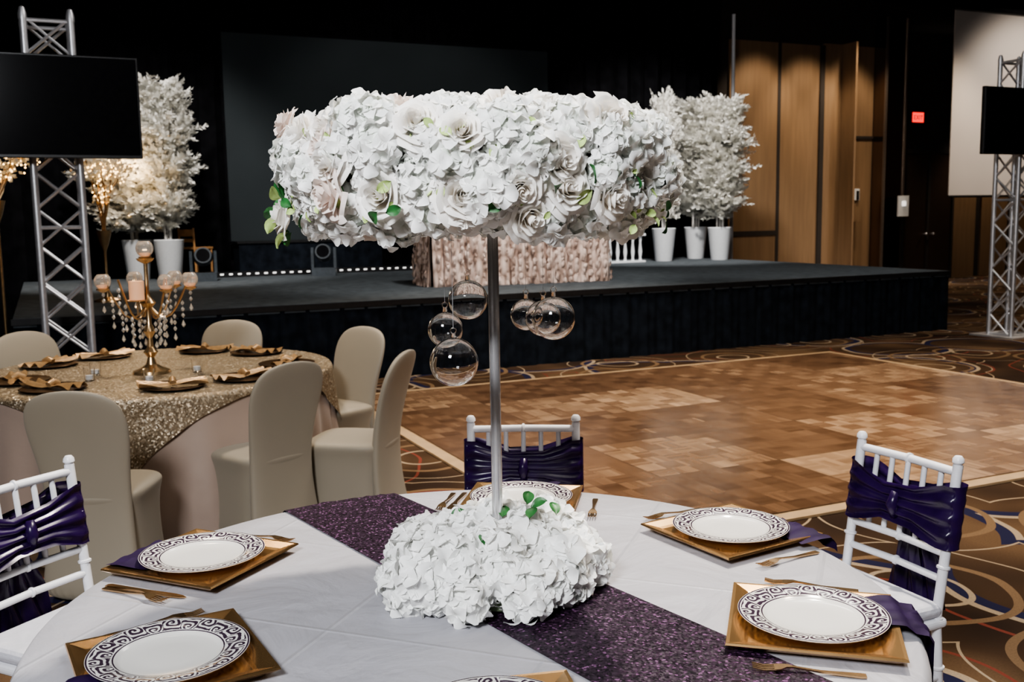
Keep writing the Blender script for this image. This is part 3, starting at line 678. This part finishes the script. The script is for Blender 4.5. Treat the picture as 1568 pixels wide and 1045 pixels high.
# ------------------------------------------------------------ chiavari chairs
def chiavari(loc,rz,seed=0):
    rnd=random.Random(seed); c=empty('chiavari_chair',loc,rz); q=MB()
    def bamboo(pts,r=.0135):
        q.tube(pts,r,M_white,12)
        P=[Vector(p) for p in pts]; tot=sum((P[i+1]-P[i]).length for i in range(len(P)-1)); n=max(2,int(tot/.13))
        for k in range(1,n):
            s=tot*k/n
            for i in range(len(P)-1):
                l=(P[i+1]-P[i]).length
                if s<=l:
                    p=P[i].lerp(P[i+1],s/l); dd=(P[i+1]-P[i]).normalized()
                    q.tube([p-dd*.006,p-dd*.003,p+dd*.003,p+dd*.006],[r,r*1.35,r*1.35,r],M_white,12); break
                s-=l
    def by(z): return -.185-(.06*max(0,(z-.45))/.45)
    for s_ in(-1,1):
        bamboo([(s_*.19,-.215,0),(s_*.183,-.185,.45),(s_*.186,by(.9),.90)],.0145)
        q.lathe([(.001,.028),(.010,.026),(.016,.018),(.017,.008),(.010,0),(.0145,-.006),(.0145,-.01)],M_white,12,c=(s_*.186,by(.9),.90))
        bamboo([(s_*.20,.205,0),(s_*.195,.195,.45)],.0145)
        for z in(.14,.27): bamboo([(s_*.187,-.2,z),(s_*.197,.2,z)],.010)
    for z in(.18,.31): bamboo([(-.197,.2,z),(.197,.2,z)],.010)
    bamboo([(-.187,-.2,.22),(.187,-.2,.22)],.010)
    for z,r in((.878,.0125),(.64,.011),(.565,.011)): bamboo([(-.186,by(z),z),(0,by(z)-.012,z),(.186,by(z),z)],r)
    for k in range(1,6):
        x=-.186+.372*k/6; bamboo([(x,by(.64)-.010,.64),(x,by(.878)-.010,.878)],.0085)
    q.obj('chair_frame',(0,0,0),0,c)
    boxobj('seat',(0,0,.44),(.41,.42,.03),M_white,parent=c,bevel=.012)
    boxobj('seat_cushion',(0,.0,.475),(.40,.40,.045),M_cushion,parent=c,bevel=.02)
    q=MB(); zc=.752
    def sash(u,v):
        t=2*pi*u; x=.212*(abs(cos(t))**.35)*(1 if cos(t)>0 else -1); yy=.040*(abs(sin(t))**.8)*(1 if sin(t)>0 else -1)
        g=min(1,abs(x)/.17); hh=.034+.058*g**.8
        w=(v-.5)*2; y0=by(zc+w*hh)-.008; pin=1-g
        rip=.006*sin(w*(9+6*pin)+abs(x)*14*w+seed)*(1 if abs(x)<.2 else .3)
        sg=1 if sin(t)>=0 else -1
        return (x,y0+yy*(1-.15*pin)+rip*sg,zc+w*hh-.010*pin+.004*sin(x*18+seed))
    q.grid(sash,110,30,M_purple)
    for sg in(-1,1):
        q.tube([(-.002,by(zc)-.008+sg*.034,zc-.050),(.002,by(zc)-.008+sg*.044,zc-.01),(-.002,by(zc)-.008+sg*.034,zc+.030)],[.012,.019,.012],M_purple,12)
    for s_ in(-1,1):
        Lt=.36+.04*s_
        def tail(u,v):
            w=(v-.5)*2; wd=.018+.05*min(1,u*1.6)
            return (s_*(.012+.045*u)+w*wd,by(zc)-.060-.015*sin(u*3)+.012*sin(w*7+u*5+s_),zc-.02-u*Lt+ .02*w*s_*u)
        q.grid(tail,16,14,M_purple)
    q.obj('satin_sash',(0,0,0),0,c,angle=180)
def chair_at(backx,backy,face,dist=.24,fn=None,seed=0):
    fx,fy=cos(face),sin(face); fn((backx+fx*dist,backy+fy*dist,0),face-pi/2,seed)
chair_at(.035,3.46,radians(-92),.24,chiavari,1)
chair_at(1.19,2.95,radians(-155),.24,chiavari,2)
chair_at(-1.43,2.79,radians(-26),.24,chiavari,3)

# ------------------------------------------------------------ covered banquet chairs
def sering(a,b_,cx,cy,z,n=28,p=.5,slope=0):
    r=[]
    for k in range(n):
        t=2*pi*k/n; x=a*abs(cos(t))**p*(1 if cos(t)>0 else -1); y=b_*abs(sin(t))**p*(1 if sin(t)>0 else -1)
        r.append((cx+x,cy+y,z+slope*y))
    return r
def cover_mesh():
    q=MB()
    R=[(.225,.235,.0,.002),(.205,.215,.0,.12),(.195,.205,.0,.28),(.20,.21,.0,.40),(.215,.225,.0,.445),(.212,.222,0,.465),(.19,.2,0,.482),(.12,.13,0,.49),(.03,.03,0,.492)]
    q.loft([sering(a,b_,0,cy,z) for a,b_,cy,z in R],M_cover)
    B=[(.225,.05,-.225,.002),(.20,.04,-.195,.15),(.185,.035,-.180,.35),(.185,.035,-.185,.48),(.195,.032,-.205,.6),(.215,.028,-.235,.72),(.218,.027,-.26,.80),(.205,.026,-.282,.86),(.175,.024,-.298,.90),(.13,.020,-.308,.925),(.07,.015,-.314,.938),(.02,.007,-.316,.942)]
    q.loft([sering(a,b_,0,cy,z,p=.7) for a,b_,cy,z in B],M_cover)
    return q.mesh('spandex_cover',angle=180)
CVM=cover_mesh()
def covered(loc,rz,seed=0):
    c=empty('covered_banquet_chair',loc,rz); o=inst(CVM,'spandex_cover',(0,0,0),0,c); m=o.modifiers.new('s','SUBSURF'); m.levels=1; m.render_levels=2
T2C=Vector((-2.07,5.75,0))
for x,y,an in((-1.83,4.06,90),(-1.08,4.79,140),(-.57,5.14,168),(-.95,6.30,232),(-1.93,6.85,266),(-3.12,6.32,325)):
    chair_at(x,y,radians(an),.29,covered)

# ------------------------------------------------------------ left table
R2=.97; Z2=.765; K2,A2=11,.06
c=empty('round_banquet_table',T2C); cloth('champagne_tablecloth',R2,Z2,K2,A2,M_champ,c)
c=empty('sequin_table_overlay',T2C); q=MB(); ra=radians(-80-45)
def ov(u,v):
    x=(u-.5)*1.98; y=(v-.5)*1.98; X=x*cos(ra)-y*sin(ra); Y=x*sin(ra)+y*cos(ra); p=drapept(X,Y,R2,Z2,.006,K2,A2)
    if hypot(X,Y)>R2: return (p[0]*1.012,p[1]*1.012,p[2])
    return p
q.grid(ov,240,240,M_seqgold); q.obj('sequin_cloth',(0,0,0),0,c,angle=180)
M_dcharger=simple('bronze_charger',(.11,.065,.035),.35,.8,var=.2)
def napset(x,y,a):
    c=empty('gold_napkin_setting',(x,y,Z2+.008),a); q=MB()
    q.lathe([(.001,0),(.12,0),(.165,.012),(.163,.015),(.12,.006),(.001,.006)],M_dcharger,32)
    def nf(u,v):
        s=(u-.5)*2; w=(v-.5)*2; g=.35+.65*abs(s)**.8
        return (s*.17,w*.075*g,.022+.014*sin(w*7+s*4)*g+.008*abs(s))
    q.grid(nf,24,18,M_goldnap); q.tube([(0,-.03,.028),(0,0,.044),(0,.03,.028)],.018,M_goldnap,10)
    q.obj('napkin_and_charger',(0,0,0),0,c)
for k in range(9):
    a=radians(10+40*k+ (5 if k%2 else -4)); napset(T2C.x+.74*cos(a),T2C.y+.74*sin(a),a+pi/2)
cx,cy=-2.05,5.60
c=empty('crystal_candelabra',(cx,cy,Z2+.008)); q=MB()
q.lathe([(.001,0),(.105,0),(.10,.015),(.06,.03),(.03,.05),(.018,.09),(.04,.12),(.018,.15),(.013,.2),(.035,.24),(.014,.28),(.012,.36),(.045,.40),(.02,.43),(.011,.46),(.011,.62),(.04,.635),(.05,.65)],M_brass,24)
def votive(x,y,z,r=.047):
    n=10; prof=[(max(.002,r*sin(pi*i/n)),-r*cos(pi*i/n)) for i in range(0,9)]; q.lathe(prof,M_crystal,10,c=(x,y,z+r))
    q.lathe([(.001,.0),(.02,.002),(.02,.02),(.001,.022)],M_candle,10,c=(x,y,z+.012))
    q.lathe([(.001,-.02),(.012,-.015),(.035,-.002),(.037,.004)],M_brass,14,c=(x,y,z))
votive(0,0,.655,.050)
for k,a in enumerate((.15,1.2,2.2,3.3,4.4,5.5)):
    pts=[]; R=.235
    for j in range(11):
        t=j/10; pts.append((cos(a)*R*t,sin(a)*R*t,.40-.10*sin(t*pi*1.15)+.10*t*t))
    q.tube(pts,.006,M_brass,8)
    ex,ey=cos(a)*R,sin(a)*R
    if k!=4: votive(ex,ey,.48+.0)
    else:
        ex,ey=-.01,-.13
        q.lathe([(.001,0),(.05,.0),(.052,.006),(.001,.008)],M_brass,16,c=(ex,ey,.42)); q.tube([(ex,ey,.428),(ex,ey,.53)],.040,M_candle,20); q.tube([(ex,ey,.34),(ex,ey,.42)],.006,M_brass,8)
    for rr in(.35,.6,.8,1.0):
        for m_ in range(3):
            px,py=cos(a)*R*rr,sin(a)*R*rr; z0=.37+.10*rr*rr-.08*sin(rr*pi*1.15)-.02-.035*m_
            q.lathe([(.0005,-.016),(.010,-.004),(.010,.002),(.0005,.014)],M_crystal,6,c=(px,py,z0))
        q.lathe([(.0005,-.03),(.012,-.015),(.0005,.014)],M_crystal,6,c=(px,py,z0-.04))
q.obj('candelabra_body',(0,0,0),0,c,angle=30)
for x,y in((-1.80,5.62),(-1.95,5.28),(-2.35,5.55),(-2.3,5.35)):
    c=empty('glass_votive_candle',(x,y,Z2+.008)); q=MB(); q.lathe([(.001,0),(.026,0),(.03,.07),(.028,.07),(.024,.006),(.001,.006)],M_glass,16); q.lathe([(.001,.008),(.02,.008),(.02,.03),(.001,.03)],M_pot,12); q.obj('votive_cup',(0,0,0),0,c)
for i,(e,n) in enumerate(((-3,1),(2,3),(-8,2),(5,0),(-7,-4),(-2,-4),(4,-5),(-10,-7))):
    c=empty('recessed_ceiling_light',L(e,n,CH-.01),0); q=MB(); q.lathe([(.001,-.004),(.06,-.004)],M_led,20); q.lathe([(.06,-.006),(.10,-.01),(.11,0)],M_black,20); q.obj('downlight',(0,0,0),0,c)

# ------------------------------------------------------------ lights
def spot(loc,target,W,col,size=.25,ang=60,blend=.6):
    l=bpy.data.lights.new('spot','SPOT'); l.energy=W; l.color=col; l.shadow_soft_size=size; l.spot_size=radians(ang); l.spot_blend=blend
    o=bpy.data.objects.new('ceiling_spot_lamp',l); COL.objects.link(o); o.location=loc
    o.rotation_euler=(Vector(target)-Vector(loc)).to_track_quat('-Z','Y').to_euler(); return o
def area(loc,target,W,col,size):
    l=bpy.data.lights.new('area','AREA'); l.energy=W; l.color=col; l.size=size
    o=bpy.data.objects.new('added_fill_lamp',l); COL.objects.link(o); o.location=loc  # added soft fill, not a fixture of the room
    o.rotation_euler=(Vector(target)-Vector(loc)).to_track_quat('-Z','Y').to_euler(); return o
WARM=(1,.82,.62); NEUT=(1,.95,.90); COOL=(.94,.96,1)
spot((1.25,4.25,6.0),(-.1,2.1,.8),1900,(1,.91,.80),.12,50)
area((-1.3,-1.6,3.9),(0,2.4,1.4),360,COOL,1.0)  # unseen fill added behind the camera to brighten flowers and table
area((1.5,2.0,6.0),(0.5,4,.5),90,NEUT,2)
spot((-2.6,6.6,6.0),(-1.9,5.4,.8),950,(1,.84,.66),.3,60)
spot((2.2,7.0,6.1),(2.3,7.6,0),1300,WARM,.3,80)
spot((.5,9.5,6.1),(.8,8.5,0),700,WARM,.3,75)
spot((5,9.5,6.1),(4.8,9.2,0),900,WARM,.3,75)
spot((3,4.2,6.1),(2.8,4.2,0),650,WARM,.3,80)
area((1.5,8.0,6.1),(1.5,9.5,0),300,NEUT,3.)  # added overhead fill above the dance floor
for e,n,te,tn,tz,W in((-6,-1.5,-6,2,1,1000),(-10,1,-9.7,5,2,1900),(-3.4,1.5,-1.2,5,2.4,2500),(-5.5,1.0,-5.5,6,2.5,350),(-1.5,-1,-1.5,2,.8,450)):
    spot(tuple(L(e,n,6)),tuple(L(te,tn,tz)),W,NEUT,.2,55)
# warm glow of the fairy-light strings wound in the left tree
l=bpy.data.lights.new('fairy','POINT'); l.energy=45; l.color=(1,.68,.36); l.shadow_soft_size=.3
o=bpy.data.objects.new('fairy_light_string_glow',l); COL.objects.link(o); o.location=(-5.05,13.6,2.3)
for e in(2.7,4.0,5.2): spot(tuple(L(e,6.0,6.0)),tuple(L(e,7.4,2.2)),380,WARM,.12,65,.6)
spot(tuple(L(8.5,2.0,6.0)),tuple(L(8.4,5.4,3.4)),950,(1,.90,.80),.3,75)
spot(tuple(L(9.5,6.3,4.0)),tuple(L(9.5,7.4,1.2)),160,WARM,.2,100)
spot(tuple(L(2.5,-2,6.0)),tuple(L(2.5,-2,0)),600,WARM,.3,80)
spot(tuple(L(6,4,6.0)),tuple(L(6,5,0)),500,WARM,.3,80)
w=bpy.data.worlds.new('world'); bpy.context.scene.world=w; w.use_nodes=True
w.node_tree.nodes['Background'].inputs[0].default_value=(.5,.55,.65,1); w.node_tree.nodes['Background'].inputs[1].default_value=.03

# ------------------------------------------------------------ camera
cam=bpy.data.cameras.new('camera'); co=bpy.data.objects.new('camera',cam); COL.objects.link(co)
cam.lens=35; cam.sensor_width=36
co.matrix_world=Matrix.Translation((0,0,1.63)) @ Matrix.Rotation(radians(90-7.2),4,'X') @ Matrix.Rotation(-radians(.9),4,'Z')
cam.dof.use_dof=True; cam.dof.focus_distance=2.2; cam.dof.aperture_fstop=8
bpy.context.scene.camera=co
